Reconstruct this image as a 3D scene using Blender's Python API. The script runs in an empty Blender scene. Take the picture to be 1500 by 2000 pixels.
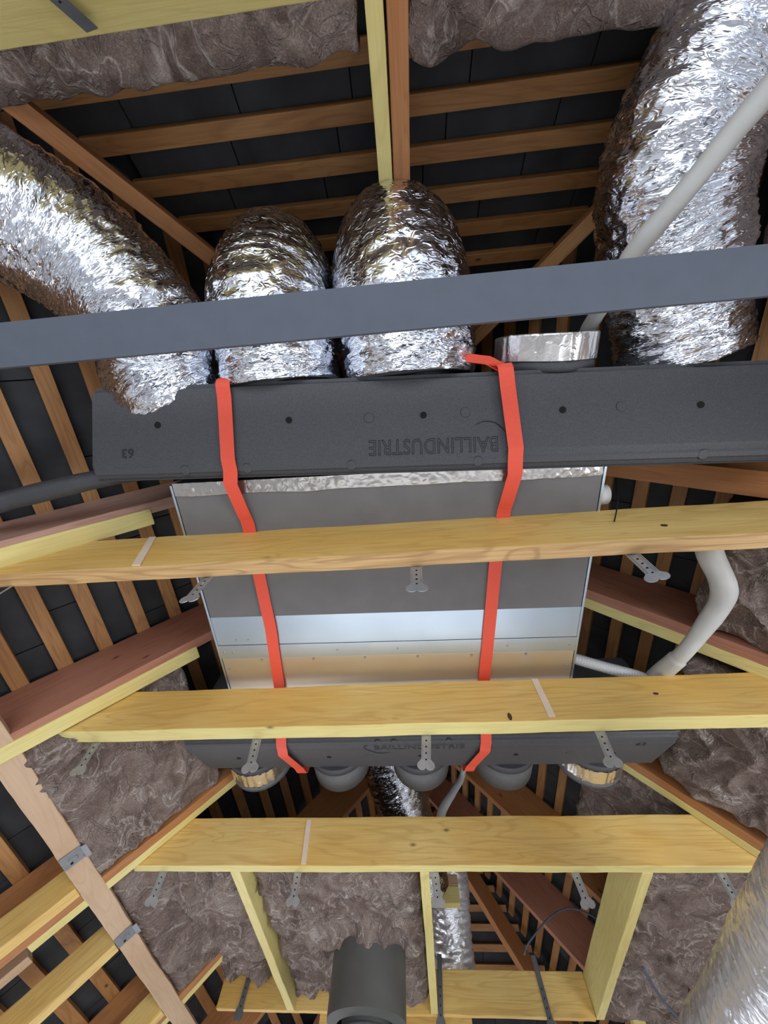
import bpy, bmesh, math, random
from mathutils import Vector, Matrix, noise
C = bpy.context.scene
COL = C.collection
R = math.radians
# ---------------------------------------------------------------- camera
cam_d = bpy.data.cameras.new('camera'); cam = bpy.data.objects.new('camera', cam_d); COL.objects.link(cam)
C.camera = cam
cam_d.sensor_fit = 'VERTICAL'; cam_d.sensor_height = 24.0; cam_d.sensor_width = 18.0
cam_d.lens = 704.1 / 2000 * 24.0
cam_d.clip_start = 0.02
def cam_axes(a, b, c):
    f = Vector((-math.sin(a)*math.cos(b), math.cos(a)*math.cos(b), math.sin(b)))
    r = Vector((math.cos(a), math.sin(a), 0)); u = r.cross(f)
    return r*math.cos(c)+u*math.sin(c), -r*math.sin(c)+u*math.cos(c), f
cr, cu, cf = cam_axes(R(10.02), R(68.51), R(5.786))
cam.matrix_world = Matrix(((cr.x, cu.x, -cf.x, 0), (cr.y, cu.y, -cf.y, 0), (cr.z, cu.z, -cf.z, 1.75), (0, 0, 0, 1)))
# ---------------------------------------------------------------- world, lights, exposure
w = bpy.data.worlds.new('daylight'); C.world = w; w.use_nodes = True
bg = w.node_tree.nodes['Background']; bg.inputs[0].default_value = (0.80, 0.88, 1.0, 1); bg.inputs[1].default_value = 1.4
def area(name, loc, target, sx, sy, power, col):
    d = bpy.data.lights.new(name, 'AREA'); d.shape = 'RECTANGLE'; d.size = sx; d.size_y = sy
    d.energy = power; d.color = col
    o = bpy.data.objects.new(name, d); COL.objects.link(o); o.location = loc
    o.rotation_euler = (Vector(target)-Vector(loc)).to_track_quat('-Z', 'Y').to_euler()
    return o
area('window_light', (-0.3, -1.55, 1.0), (0, 1.0, 2.6), 1.9, 1.2, 21, (0.90, 0.94, 1.0))
area('floor_fill_light', (-0.1, 1.9, 0.35), (-0.05, 1.4, 2.7), 2.3, 2.0, 19, (0.93, 0.96, 1.0))  # added upward fill, no such lamp known; gives sheet and foil their highlights
area('side_fill_light', (1.85, 0.6, 1.35), (-1.2, 3.2, 0.7), 1.3, 1.0, 48, (0.92, 0.95, 1.0))  # added fill, no window in this wall; brightens floor, walls and foil
area('left_fill_light', (-1.9, 3.7, 1.25), (0.9, 1.5, 2.0), 1.8, 1.1, 26, (0.94, 0.94, 1.0))  # added fill in front of a solid wall, placed to reflect in the big duct
C.view_settings.view_transform = 'Standard'; C.view_settings.look = 'None'
C.view_settings.gamma = 1.0; C.view_settings.use_curve_mapping = False
C.view_settings.exposure = 0.0

# ---------------------------------------------------------------- materials
def new_mat(name):
    m = bpy.data.materials.new(name); m.use_nodes = True
    nt = m.node_tree; return m, nt, nt.nodes['Principled BSDF']
def N(nt, t, **kw):
    n = nt.nodes.new(t)
    for k, v in kw.items():
        if k.startswith('i_'): n.inputs[int(k[2:])].default_value = v
        else: setattr(n, k, v)
    return n
def ramp(nt, fac, stops):
    r = nt.nodes.new('ShaderNodeValToRGB'); nt.links.new(fac, r.inputs[0])
    el = r.color_ramp.elements
    el[0].position, el[0].color = stops[0][0], (*stops[0][1], 1)
    el[1].position, el[1].color = stops[-1][0], (*stops[-1][1], 1)
    for p, c in stops[1:-1]:
        e = el.new(p); e.color = (*c, 1)
    return r
def coords(nt, scale, rnd=True, kind='Object'):
    tc = N(nt, 'ShaderNodeTexCoord'); v = tc.outputs[kind]
    if rnd:
        oi = N(nt, 'ShaderNodeObjectInfo'); mu = N(nt, 'ShaderNodeVectorMath', operation='SCALE')
        cb = N(nt, 'ShaderNodeCombineXYZ'); nt.links.new(oi.outputs['Random'], cb.inputs[0]); nt.links.new(oi.outputs['Random'], cb.inputs[1])
        nt.links.new(cb.outputs[0], mu.inputs[0]); mu.inputs['Scale'].default_value = 37.0
        ad = N(nt, 'ShaderNodeVectorMath', operation='ADD'); nt.links.new(v, ad.inputs[0]); nt.links.new(mu.outputs[0], ad.inputs[1]); v = ad.outputs[0]
    mp = N(nt, 'ShaderNodeMapping'); mp.inputs['Scale'].default_value = scale; nt.links.new(v, mp.inputs[0])
    return mp.outputs[0]
def mix(nt, a, b, fac, blend='MIX'):
    m = N(nt, 'ShaderNodeMix', data_type='RGBA', blend_type=blend)
    for s, v in ((6, a), (7, b)):
        if isinstance(v, tuple): m.inputs[s].default_value = (*v, 1)
        else: nt.links.new(v, m.inputs[s])
    if isinstance(fac, float): m.inputs[0].default_value = fac
    else: nt.links.new(fac, m.inputs[0])
    return m.outputs[2]
def bump(nt, b, h, strength, dist):
    n = N(nt, 'ShaderNodeBump'); n.inputs['Strength'].default_value = strength; n.inputs['Distance'].default_value = dist
    nt.links.new(h, n.inputs['Height']); nt.links.new(n.outputs[0], b.inputs['Normal'])
def wood(name, light, mid, dark, knots=True, rough=0.62, grainy=1.0):
    m, nt, b = new_mat(name); b.inputs['Roughness'].default_value = rough
    v = coords(nt, (1.4, 13, 13))
    n1 = N(nt, 'ShaderNodeTexNoise'); n1.inputs['Scale'].default_value = 1.0; n1.inputs['Detail'].default_value = 2; n1.inputs['Distortion'].default_value = 0.6; nt.links.new(v, n1.inputs[0])
    # growth rings: contour lines of the stretched noise
    mu = N(nt, 'ShaderNodeMath', operation='MULTIPLY'); mu.inputs[1].default_value = 60.0; nt.links.new(n1.outputs[0], mu.inputs[0])
    si = N(nt, 'ShaderNodeMath', operation='SINE'); nt.links.new(mu.outputs[0], si.inputs[0])
    r1 = ramp(nt, si.outputs[0], [(0.0, (0, 0, 0)), (0.55, (.15, .15, .15)), (1.0, (1, 1, 1))])
    v2 = coords(nt, (6, 160, 160)); n2 = N(nt, 'ShaderNodeTexNoise'); n2.inputs['Detail'].default_value = 3; n2.inputs['Scale'].default_value = 1; nt.links.new(v2, n2.inputs[0])
    v3 = coords(nt, (2.2, 5, 5)); n3 = N(nt, 'ShaderNodeTexNoise'); n3.inputs['Detail'].default_value = 3; n3.inputs['Scale'].default_value = 1; nt.links.new(v3, n3.inputs[0])
    base = ramp(nt, n3.outputs[0], [(0.35, mid), (0.62, light)]).outputs[0]
    f1 = N(nt, 'ShaderNodeMath', operation='MULTIPLY'); f1.inputs[1].default_value = 0.34*grainy; nt.links.new(r1.outputs[0], f1.inputs[0])
    c = mix(nt, base, dark, f1.outputs[0])
    f2 = ramp(nt, n2.outputs[0], [(0.42, (.35, .35, .35)), (0.62, (0, 0, 0))])
    f2m = N(nt, 'ShaderNodeMath', operation='MULTIPLY'); f2m.inputs[1].default_value = 0.6*grainy; nt.links.new(f2.outputs[0], f2m.inputs[0])
    c = mix(nt, c, dark, f2m.outputs[0])
    if knots:
        v4 = coords(nt, (4.2, 9, 9)); vo = N(nt, 'ShaderNodeTexVoronoi'); vo.inputs['Scale'].default_value = 1.0; nt.links.new(v4, vo.inputs[0])
        k = ramp(nt, vo.outputs['Distance'], [(0.025, (.9, .9, .9)), (0.055, (.3, .3, .3)), (0.085, (0, 0, 0))])
        kd = tuple(x*0.28 for x in dark)
        c = mix(nt, c, kd, k.outputs[0])
    nt.links.new(c, b.inputs['Base Color'])
    bump(nt, b, n2.outputs[0], 0.25, 0.002)
    return m
def plain(name, col, rough=.5, metal=0., noise_amt=.12, nscale=25., bumpd=0.0, spec=.5):
    m, nt, b = new_mat(name); b.inputs['Roughness'].default_value = rough; b.inputs['Metallic'].default_value = metal
    b.inputs['Specular IOR Level'].default_value = spec
    v = coords(nt, (1, 1, 1)); n = N(nt, 'ShaderNodeTexNoise'); n.inputs['Scale'].default_value = nscale; n.inputs['Detail'].default_value = 4; nt.links.new(v, n.inputs[0])
    r = ramp(nt, n.outputs[0], [(0.3, tuple(c*(1-noise_amt) for c in col)), (0.7, tuple(min(1, c*(1+noise_amt)) for c in col))])
    nt.links.new(r.outputs[0], b.inputs['Base Color'])
    if bumpd: bump(nt, b, n.outputs[0], .5, bumpd)
    return m
M = {}
M['yellow'] = wood('treated_pine', (.80, .57, .20), (.75, .46, .115), (.50, .26, .06))
M['pale'] = wood('pale_green_pine', (.76, .66, .27), (.70, .58, .21), (.52, .40, .12), grainy=.7)
M['red'] = wood('red_stained_rafter', (.46, .21, .135), (.38, .16, .095), (.24, .085, .05), grainy=.8)
M['orange'] = wood('orange_rafter', (.50, .23, .085), (.42, .17, .055), (.26, .09, .03), grainy=.8)
M['batten'] = wood('roof_batten', (.46, .235, .085), (.34, .15, .045), (.18, .07, .02))
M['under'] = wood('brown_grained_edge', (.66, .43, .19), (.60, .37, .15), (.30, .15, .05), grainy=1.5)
M['under_knot'] = plain('dark_knot', (.07, .035, .015), .7)
M['tan'] = wood('tan_board', (.62, .44, .29), (.54, .36, .22), (.40, .25, .14), knots=False, grainy=.6)
M['slate'] = plain('dark_roof_slate', (.027, .029, .032), .8, 0, .35, 9, .002)
M['deck'] = plain('roof_underlay', (.012, .012, .013), .9)
M['eps'] = plain('black_foam', (.066, .068, .075), .62, 0, .22, 260, .0012)
M['eps_dark'] = plain('black_foam_print', (.014, .014, .016), .8)
M['hole'] = plain('hole_black', (.003, .003, .003), .9)
M['cap'] = plain('grey_cap', (.12, .125, .13), .6, 0, .1, 60)
M['panel'] = plain('grey_insulation_panel', (.185, .18, .182), .9, 0, .06, 14, 0, .15)
M['zinc'] = plain('galvanised_sheet', (.56, .66, .76), .36, 1.0, .06, 5, .0004)
M['hanger'] = plain('galvanised_hanger', (.42, .435, .45), .42, .6, .1, 40)
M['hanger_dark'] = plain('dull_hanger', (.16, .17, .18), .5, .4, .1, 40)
M['plate'] = plain('dull_zinc_plate', (.30, .31, .32), .45, .5, .1, 40)
M['rivet'] = plain('rivet_steel', (.45, .45, .44), .35, .9)
M['rail'] = plain('grey_steel_rail', (.092, .108, .140), .6, 0.0, .05, 30, .0002)
M['white'] = plain('white_plastic', (.72, .72, .71), .45, 0, .05)
M['whitepipe'] = plain('white_pipe_lagging', (.50, .50, .475), .6, 0, .10, 14, .003)
M['conduit'] = plain('corrugated_grey_sleeve', (.50, .51, .52), .5, 0, .1, 10)
M['blackpipe'] = plain('black_pipe_lagging', (.045, .047, .052), .6, 0, .15, 30)
M['flue'] = plain('matt_black_flue', (.085, .085, .080), .6, 0.0, .12, 12)
M['cable'] = plain('blue_grey_cable', (.10, .13, .18), .5)
M['strap'] = plain('red_webbing', (.84, .095, .05), .55, 0, .07, 400, .0005)
M['floor'] = plain('screed', (.66, .66, .67), .8, 0, .1, 3)
M['plaster'] = plain('wall_plaster', (.74, .74, .74), .8, 0, .03, 3)
# lower casing sheet: bare galvanised, the timber's reflection painted in as warm colour
M['zinc_warm'] = plain('zinc_sheet_timber_reflection', (.66, .60, .50), .42, .9, .05, 4, .0003)

def foil_mat(name, rough=.16, base=(.78, .81, .88), sc=(150, 40, 1), st=1.0):
    m, nt, b = new_mat(name); b.inputs['Metallic'].default_value = 1.0; b.inputs['Roughness'].default_value = rough
    b.inputs['Base Color'].default_value = (*base, 1)
    tc = N(nt, 'ShaderNodeTexCoord'); mp = N(nt, 'ShaderNodeMapping'); mp.inputs['Scale'].default_value = sc; nt.links.new(tc.outputs['UV'], mp.inputs[0])
    n = N(nt, 'ShaderNodeTexNoise'); n.inputs['Scale'].default_value = 1; n.inputs['Detail'].default_value = 3; n.inputs['Distortion'].default_value = 1.2; n.noise_type = 'RIDGED_MULTIFRACTAL'
    nt.links.new(mp.outputs[0], n.inputs[0])
    bump(nt, b, n.outputs[0], st, .0035)
    return m
M['foil'] = foil_mat('crumpled_foil')
M['foil_dense'] = foil_mat('ribbed_foil', .27, (.86, .88, .93), (70, 45, 1), .6)
M['foil_dense'].node_tree.nodes['Principled BSDF'].inputs['Metallic'].default_value = .55
M['foil_tape'] = foil_mat('foil_tape', .30, (.93, .91, .88), (50, 50, 1), .35)

def wool_mat():
    m, nt, b = new_mat('brown_mineral_wool'); b.inputs['Roughness'].default_value = .95; b.inputs['Specular IOR Level'].default_value = .1
    v = coords(nt, (1, 1, 1))
    wn = N(nt, 'ShaderNodeTexNoise'); wn.inputs['Scale'].default_value = 5; wn.inputs['Detail'].default_value = 2; nt.links.new(v, wn.inputs[0])
    ad = N(nt, 'ShaderNodeVectorMath', operation='MULTIPLY_ADD'); nt.links.new(wn.outputs['Color'], ad.inputs[0]); ad.inputs[1].default_value = (.22, .22, .22); nt.links.new(v, ad.inputs[2]); vv = ad.outputs[0]
    n0 = N(nt, 'ShaderNodeTexNoise'); n0.inputs['Scale'].default_value = 7; n0.inputs['Detail'].default_value = 5; n0.inputs['Distortion'].default_value = 1.0; nt.links.new(vv, n0.inputs[0])
    # long pale fibres: thin contour lines of a warped noise
    def fibres(scale, width, seed):
        mp = N(nt, 'ShaderNodeMapping'); mp.inputs['Location'].default_value = (seed, seed, 0); nt.links.new(vv, mp.inputs[0])
        n = N(nt, 'ShaderNodeTexNoise'); n.inputs['Scale'].default_value = scale; n.inputs['Detail'].default_value = 3; n.inputs['Distortion'].default_value = .8; nt.links.new(mp.outputs[0], n.inputs[0])
        s_ = N(nt, 'ShaderNodeMath', operation='SUBTRACT'); s_.inputs[1].default_value = .5; nt.links.new(n.outputs[0], s_.inputs[0])
        a = N(nt, 'ShaderNodeMath', operation='ABSOLUTE'); nt.links.new(s_.outputs[0], a.inputs[0])
        return ramp(nt, a.outputs[0], [(0.0, (1, 1, 1)), (width, (.3, .3, .3)), (width*2.4, (0, 0, 0))]).outputs[0]
    fa = fibres(6, .010, 1.3); fb = fibres(15, .014, 4.1)
    n2 = N(nt, 'ShaderNodeTexNoise'); n2.inputs['Scale'].default_value = 120; n2.inputs['Detail'].default_value = 6; n2.inputs['Distortion'].default_value = 3; nt.links.new(v, n2.inputs[0])
    base = ramp(nt, n0.outputs[0], [(0.28, (.185, .130, .108)), (0.5, (.36, .272, .232)), (0.72, (.56, .455, .395))]).outputs[0]
    f2 = ramp(nt, n2.outputs[0], [(.33, (.5, .5, .5)), (.6, (0, 0, 0))]).outputs[0]
    c = mix(nt, base, (.12, .08, .07), f2)
    for f, k in ((fa, .6), (fb, .4)):
        mu = N(nt, 'ShaderNodeMath', operation='MULTIPLY'); mu.inputs[1].default_value = k; nt.links.new(f, mu.inputs[0])
        c = mix(nt, c, (.80, .70, .64), mu.outputs[0])
    nt.links.new(c, b.inputs['Base Color'])
    hs = N(nt, 'ShaderNodeMath', operation='ADD'); nt.links.new(n2.outputs[0], hs.inputs[0]); nt.links.new(fb, hs.inputs[1])
    bump(nt, b, hs.outputs[0], 1.0, .010)
    return m
M['wool'] = wool_mat()

# ---------------------------------------------------------------- helpers
def obj(name, bm, m, parent=None, smooth=False, mw=None):
    me = bpy.data.meshes.new(name); bm.normal_update(); bm.to_mesh(me); bm.free()
    if m: me.materials.append(m)
    if smooth: me.polygons.foreach_set('use_smooth', [True]*len(me.polygons))
    o = bpy.data.objects.new(name, me); COL.objects.link(o)
    if mw is not None: o.matrix_world = mw
    if parent: attach(o, parent)
    return o
def attach(o, parent):
    o.parent = parent; o.matrix_parent_inverse = parent_world(parent).inverted()
def parent_world(p):
    m = p.matrix_basis.copy()
    if p.parent: m = parent_world(p.parent) @ p.matrix_parent_inverse @ m
    return m
def empty(name, loc=(0, 0, 0), mw=None):
    o = bpy.data.objects.new(name, None); COL.objects.link(o); o.empty_display_size = .05
    if mw is not None: o.matrix_world = mw
    else: o.location = loc
    return o
def tag(o, label=None, cat=None, group=None, kind=None):
    for k, v in (('label', label), ('category', cat), ('group', group), ('kind', kind)):
        if v: o[k] = v
    return o
def frame(o, x, y):
    x = Vector(x).normalized(); y = Vector(y); z = x.cross(y).normalized(); y = z.cross(x)
    return Matrix(((x.x, y.x, z.x, o[0]), (x.y, y.y, z.y, o[1]), (x.z, y.z, z.z, o[2]), (0, 0, 0, 1)))
def bm_box(bm, lo, hi, bev=0.0, mat=None):
    r = bmesh.ops.create_cube(bm, size=1.0)
    c = [(lo[i]+hi[i])/2 for i in range(3)]; s = [hi[i]-lo[i] for i in range(3)]
    for v in r['verts']:
        v.co = Vector((v.co.x*s[0]+c[0], v.co.y*s[1]+c[1], v.co.z*s[2]+c[2]))
        if mat: v.co = mat @ v.co
    if bev:
        es = list({e for v in r['verts'] for e in v.link_edges})
        bmesh.ops.bevel(bm, geom=es, offset=bev, segments=2, affect='EDGES', profile=.6)
    return bm
def box(name, lo, hi, m, parent=None, bev=0.0, mw=None):
    return obj(name, bm_box(bmesh.new(), lo, hi, bev), m, parent, mw=mw)
def bm_cyl(bm, p0, p1, r0, r1=None, seg=32, caps=True):
    p0 = Vector(p0); p1 = Vector(p1); r1 = r0 if r1 is None else r1
    q = (p1-p0).to_track_quat('Z', 'Y').to_matrix()
    a = [bm.verts.new(p0+q@Vector((r0*math.cos(t), r0*math.sin(t), 0))) for t in [2*math.pi*i/seg for i in range(seg)]]
    b = [bm.verts.new(p1+q@Vector((r1*math.cos(t), r1*math.sin(t), 0))) for t in [2*math.pi*i/seg for i in range(seg)]]
    for i in range(seg):
        j = (i+1) % seg; f = bm.faces.new((a[i], a[j], b[j], b[i])); f.smooth = True
    if caps: bm.faces.new(a[::-1]); bm.faces.new(b)
    return bm
def beam(name, p0, p1, up, wdt, hgt, m, parent=None, bev=.003, wavy=.0, seed=0, end_cut=None):
    """timber: local X runs from p0 to p1 on the middle of its lower face, Z is up"""
    p0 = Vector(p0); p1 = Vector(p1); x = (p1-p0).normalized(); z = Vector(up); z = (z-x*z.dot(x)).normalized(); y = z.cross(x)
    mw = Matrix(((x.x, y.x, z.x, p0.x), (x.y, y.y, z.y, p0.y), (x.z, y.z, z.z, p0.z), (0, 0, 0, 1)))
    L = (p1-p0).length
    bm = bm_box(bmesh.new(), (0, -wdt/2, 0), (L, wdt/2, hgt), bev)
    if end_cut:      # shear of the two ends (dx at the top)
        for v in bm.verts:
            k = v.co.z/hgt
            v.co.x += (end_cut[0]*k if v.co.x < L/2 else end_cut[1]*k)
    if wavy:
        n = max(8, int(L/.035))
        for i in range(1, n):
            bmesh.ops.bisect_plane(bm, geom=bm.verts[:]+bm.edges[:]+bm.faces[:], plane_co=(L*i/n, 0, 0), plane_no=(1, 0, 0))
        for v in bm.verts:
            d = noise.noise_vector(Vector((v.co.x*4+seed*7, v.co.y*9, v.co.z*9)))*wavy
            d2 = noise.noise_vector(Vector((v.co.x*22+seed*3, v.co.y*30, v.co.z*30)))*wavy*.45
            v.co += Vector((0, d.y+d2.y, d.z+d2.z))
    return obj(name, bm, m, parent, mw=mw)
def catmull(pts, n):
    P = [Vector(p) for p in pts]; P = [P[0]*2-P[1]]+P+[P[-1]*2-P[-2]]; out = []
    for i in range(1, len(P)-2):
        for k in range(n):
            t = k/n; a, b, c, d = P[i-1:i+3]
            out.append(.5*((2*b)+(c-a)*t+(2*a-5*b+4*c-d)*t*t+(3*b-a-3*c+d)*t**3))
    out.append(P[-2]); return out
def resample(P, step):
    out = [P[0]]; acc = 0
    for a, b in zip(P, P[1:]):
        L = (b-a).length; s = step-acc
        while s <= L:
            out.append(a.lerp(b, s/L)); s += step
        acc = (acc+L) % step
    return out
def tube(name, pts, rad, m, parent=None, seg=14, step=.012, disp=None, rfun=None, caps=True, bm=None, start_n=None):
    P = resample(catmull(pts, 24), step); n = len(P)
    own = bm is None; bm = bm or bmesh.new(); uv = bm.loops.layers.uv.verify()
    T = [(P[min(i+1, n-1)]-P[max(i-1, 0)]).normalized() for i in range(n)]
    up = Vector(start_n) if start_n else (Vector((0, 0, 1)) if abs(T[0].z) < .9 else Vector((1, 0, 0)))
    u = (up-T[0]*up.dot(T[0])).normalized(); rings = []
    for i in range(n):
        u = (u-T[i]*u.dot(T[i])).normalized(); v = T[i].cross(u); ring = []
        r = rad*(rfun(i/(n-1)) if rfun else 1)
        for j in range(seg):
            a = 2*math.pi*j/seg; d = disp(i*step, a, P[i]) if disp else 0
            ring.append(bm.verts.new(P[i]+(u*math.cos(a)+v*math.sin(a))*(r+d)))
        rings.append(ring)
    for i in range(n-1):
        for j in range(seg):
            k = (j+1) % seg
            f = bm.faces.new((rings[i][j], rings[i][k], rings[i+1][k], rings[i+1][j])); f.smooth = True
            us = (i*step, i*step, (i+1)*step, (i+1)*step); vs = (j, j+1, j+1, j)
            for l, a, b in zip(f.loops, us, vs): l[uv].uv = (a, b*2*math.pi*rad/seg)
    if caps: bm.faces.new(rings[0][::-1]); bm.faces.new(rings[-1])
    return obj(name, bm, m, parent) if own else bm
def crumple(seed, rad, big=.012, mid=.007, fine=.0035, ax=1.0):
    def f(s, a, p):
        q = Vector((math.cos(a)*rad, math.sin(a)*rad, 0)); o = Vector((seed*5.1, seed*2.3, 0))
        c = Vector((q.x*5, q.y*5, s*6))+o
        d = noise.noise(c)*big
        wv = noise.noise_vector(Vector((q.x*9, q.y*9, s*9))+o)*.9
        c2 = Vector((q.x*7, q.y*7, s*46*ax))+o+wv
        d += (0.5-abs(noise.noise(c2)))*2*mid-mid*.6
        c3 = Vector((q.x*17, q.y*17, s*100*ax))+o+wv*2
        d += (0.5-abs(noise.noise(c3)))*2*fine
        return d
    return f
def wool(name, o, U, V, lu, lv, thick, amp, seed, label, group=None, m=None, step=.008, ragged=.03, fn=None, holes=None):
    """a batt: o is a corner of the visible face, U and V run along it, the batt thickens away from the room along -(U x V)"""
    o = Vector(o); U = Vector(U).normalized(); V = Vector(V).normalized(); W = U.cross(V).normalized()
    nu = max(6, int(lu/step)); nv = max(6, int(lv/step)); bm = bmesh.new(); g = []
    sd = Vector((seed*3.7, seed*1.9, seed*.77))
    for i in range(nu+1):
        row = []
        for j in range(nv+1):
            a = i/nu; b = j/nv; x = a*lu; y = b*lv
            e = min(a, 1-a)*lu; e2 = min(b, 1-b)*lv; edge = min(e, e2)
            q = Vector((x, y, 0))
            wv = noise.noise_vector(q*3.1+sd)*.14+noise.noise_vector(q*8+sd)*.045
            qq = q+wv
            d = noise.noise(qq*4.0+sd)*1.2
            w2 = noise.noise_vector(qq*6+sd*2)*.09
            q3 = qq+w2
            r1 = 1-abs(noise.noise(Vector((q3.x*7.5, q3.y*5.5, 3))+sd))*2.0
            r2 = 1-abs(noise.noise(Vector((q3.x*15, q3.y*12, 7))+sd))*2.0
            d += max(0, r1)**2*1.05+max(0, r2)**2*.6-.55
            d += noise.noise(q3*60+sd)*.16
            ro = math.sqrt(min(1, edge/.04))          # rounded border
            dd = d*amp*(.35+.65*ro)-(1-ro)*.028
            if fn: dd += fn(x, y)
            rx = noise.noise(Vector((y*11, seed, 1)))*ragged; ry = noise.noise(Vector((x*11, seed, 5)))*ragged
            k = max(0, 1-e/.08); k2 = max(0, 1-e2/.08)
            row.append(bm.verts.new(o+U*(x+rx*k)+V*(y+ry*k2)+W*dd))
        g.append(row)
    for i in range(nu):
        for j in range(nv):
            f = bm.faces.new((g[i][j], g[i+1][j], g[i+1][j+1], g[i][j+1])); f.smooth = True
    ring = [g[i][0] for i in range(nu+1)]+[g[nu][j] for j in range(1, nv+1)]+[g[i][nv] for i in range(nu-1, -1, -1)]+[g[0][j] for j in range(nv-1, 0, -1)]
    back = [bm.verts.new(v.co-W*thick) for v in ring]
    for i in range(len(ring)):
        k = (i+1) % len(ring); f = bm.faces.new((ring[k], ring[i], back[i], back[k])); f.smooth = True
    bm.faces.new(back[::-1])
    ob = obj(name, bm, m or M['wool'])
    tag(ob, label, 'insulation', group); return ob

# ================================================================ STRUCTURE
tag(box('floor', (-2.1, -3, -.05), (2.1, 6.2, 0), M['floor']), kind='structure')
for nm, lo_, hi_ in (('wall_left', (-2.1, -1.75, 0), (-1.99, 5.8, 2.0)), ('wall_right', (2.04, -1.75, 0), (2.15, 5.8, 2.0)), ('wall_far', (-2.1, 5.72, 0), (2.15, 5.82, 2.0))):
    tag(box(nm, lo_, hi_, M['plaster']), kind='structure')
TL = 1.09; AL = math.atan(TL); SH = math.sin(AL); CH = math.cos(AL)
XR, ZR = .025, 4.117                         # ridge line of the batten plane
T2 = math.tan(R(48.5)); A2 = R(48.5); YN, YF = .20, 3.80
def slope(name, side):
    """one roof slope: dark underlay, battens and slates; all pieces are children of the slope"""
    if side in ('left', 'right'):
        sg = -1 if side == 'left' else 1
        O = Vector((XR, 0, ZR)); D = Vector((sg*CH, 0, -SH)); U = Vector((0, 1, 0)); Nn = Vector((sg*SH, 0, CH))
        rng = lambda s: (YN-(s*SH)/T2, YF+(s*SH)/T2); smax = 2.9
        ph = (2.167-.001-.0225) % .122 if side == 'left' else (2.167-.088-.0225) % .122; sp = .122
    else:
        sg = -1 if side == 'near' else 1; yy = YN if side == 'near' else YF
        O = Vector((XR, yy, ZR)); D = Vector((0, sg*math.cos(A2), -math.sin(A2))); U = Vector((1, 0, 0)); Nn = Vector((0, sg*math.sin(A2), math.cos(A2)))
        rng = lambda s: (-s*math.sin(A2)/TL, s*math.sin(A2)/TL); smax = 2.8
        ph = .995 % .115 if side == 'near' else .06; sp = .115 if side == 'near' else .12
    # deck
    bm = bmesh.new(); vs = []
    for off in (.05, .08):
        for s, k in ((0, 0), (0, 1), (smax, 1), (smax, 0)):
            r = rng(s); vs.append(bm.verts.new(O+D*(s-.06)+U*(r[k]+(.10 if k else -.10))+Nn*off))
    for q in ((0, 1, 2, 3), (7, 6, 5, 4), (0, 4, 5, 1), (1, 5, 6, 2), (2, 6, 7, 3), (3, 7, 4, 0)): bm.faces.new([vs[i] for i in q])
    bmesh.ops.recalc_face_normals(bm, faces=bm.faces)
    deck = tag(obj(name, bm, M['deck']), kind='structure')
    mw0 = Matrix(((U.x, D.x, Nn.x, 0), (U.y, D.y, Nn.y, 0), (U.z, D.z, Nn.z, 0), (0, 0, 0, 1)))
    if mw0.determinant() < 0: mw0 = Matrix(((-U.x, D.x, Nn.x, 0), (-U.y, D.y, Nn.y, 0), (-U.z, D.z, Nn.z, 0), (0, 0, 0, 1)))
    rnd = random.Random(hash(side) % 7 if False else {'left': 1, 'right': 2, 'near': 3, 'far': 4}[side])
    tw, tl = .325, .128
    sl_me = bpy.data.meshes.new('slate'); b2 = bmesh.new(); bm_box(b2, (-tw/2+.002, -tl/2, 0), (tw/2-.002, tl/2, .007)); b2.to_mesh(sl_me); b2.free(); sl_me.materials.append(M['slate'])
    k = 0; s = ph
    while s < smax:
        r = rng(s)
        if r[1]-r[0] > .12:
            L = r[1]-r[0]; c = O+D*s+U*((r[0]+r[1])/2)
            mw = mw0.copy(); mw.translation = c
            jit = rnd.uniform(-.003, .003)
            bm = bm_box(bmesh.new(), (-L/2, -.0225+jit, 0), (L/2, .0225+jit, .024), .0015)
            obj('batten', bm, M['batten'], deck, mw=mw)
            # slates resting on the battens, staggered course by course
            lo, hi = r
            if side in ('left', 'right'):
                lo, hi = max(lo, -1.0), min(hi, 4.0)
                ok = .55 < s < 2.75
            elif side == 'near': ok = .55 < s < 2.0; lo, hi = max(lo, -1.3), min(hi, 1.3)
            else: ok = .7 < s < 2.2; lo, hi = max(lo, -.9), min(hi, 1.3)
            if ok:
                u = lo-(k % 2)*tw/2+rnd.uniform(0, .05)
                while u < hi:
                    mw = mw0.copy() @ Matrix.Rotation(R(rnd.uniform(1.0, 2.6)), 4, 'X')
                    mw.translation = O+D*(s+sp/2)+U*(u+tw/2)+Nn*(.0275+rnd.uniform(0, .002))
                    t = bpy.data.objects.new('slate', sl_me); COL.objects.link(t); t.matrix_world = mw; attach(t, deck)
                    u += tw
        s += sp; k += 1
    return deck
slope('ceiling_left', 'left'); slope('ceiling_right', 'right'); slope('ceiling_near', 'near'); slope('ceiling_far', 'far')
# ridge board
tag(beam('ridge_beam', (.025, .2, 3.86), (.025, 3.8, 3.86), (0, 0, 1), .04, .22, M['orange']), 'brown ridge board running along the top of the roof above the machine', 'beam')

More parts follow.
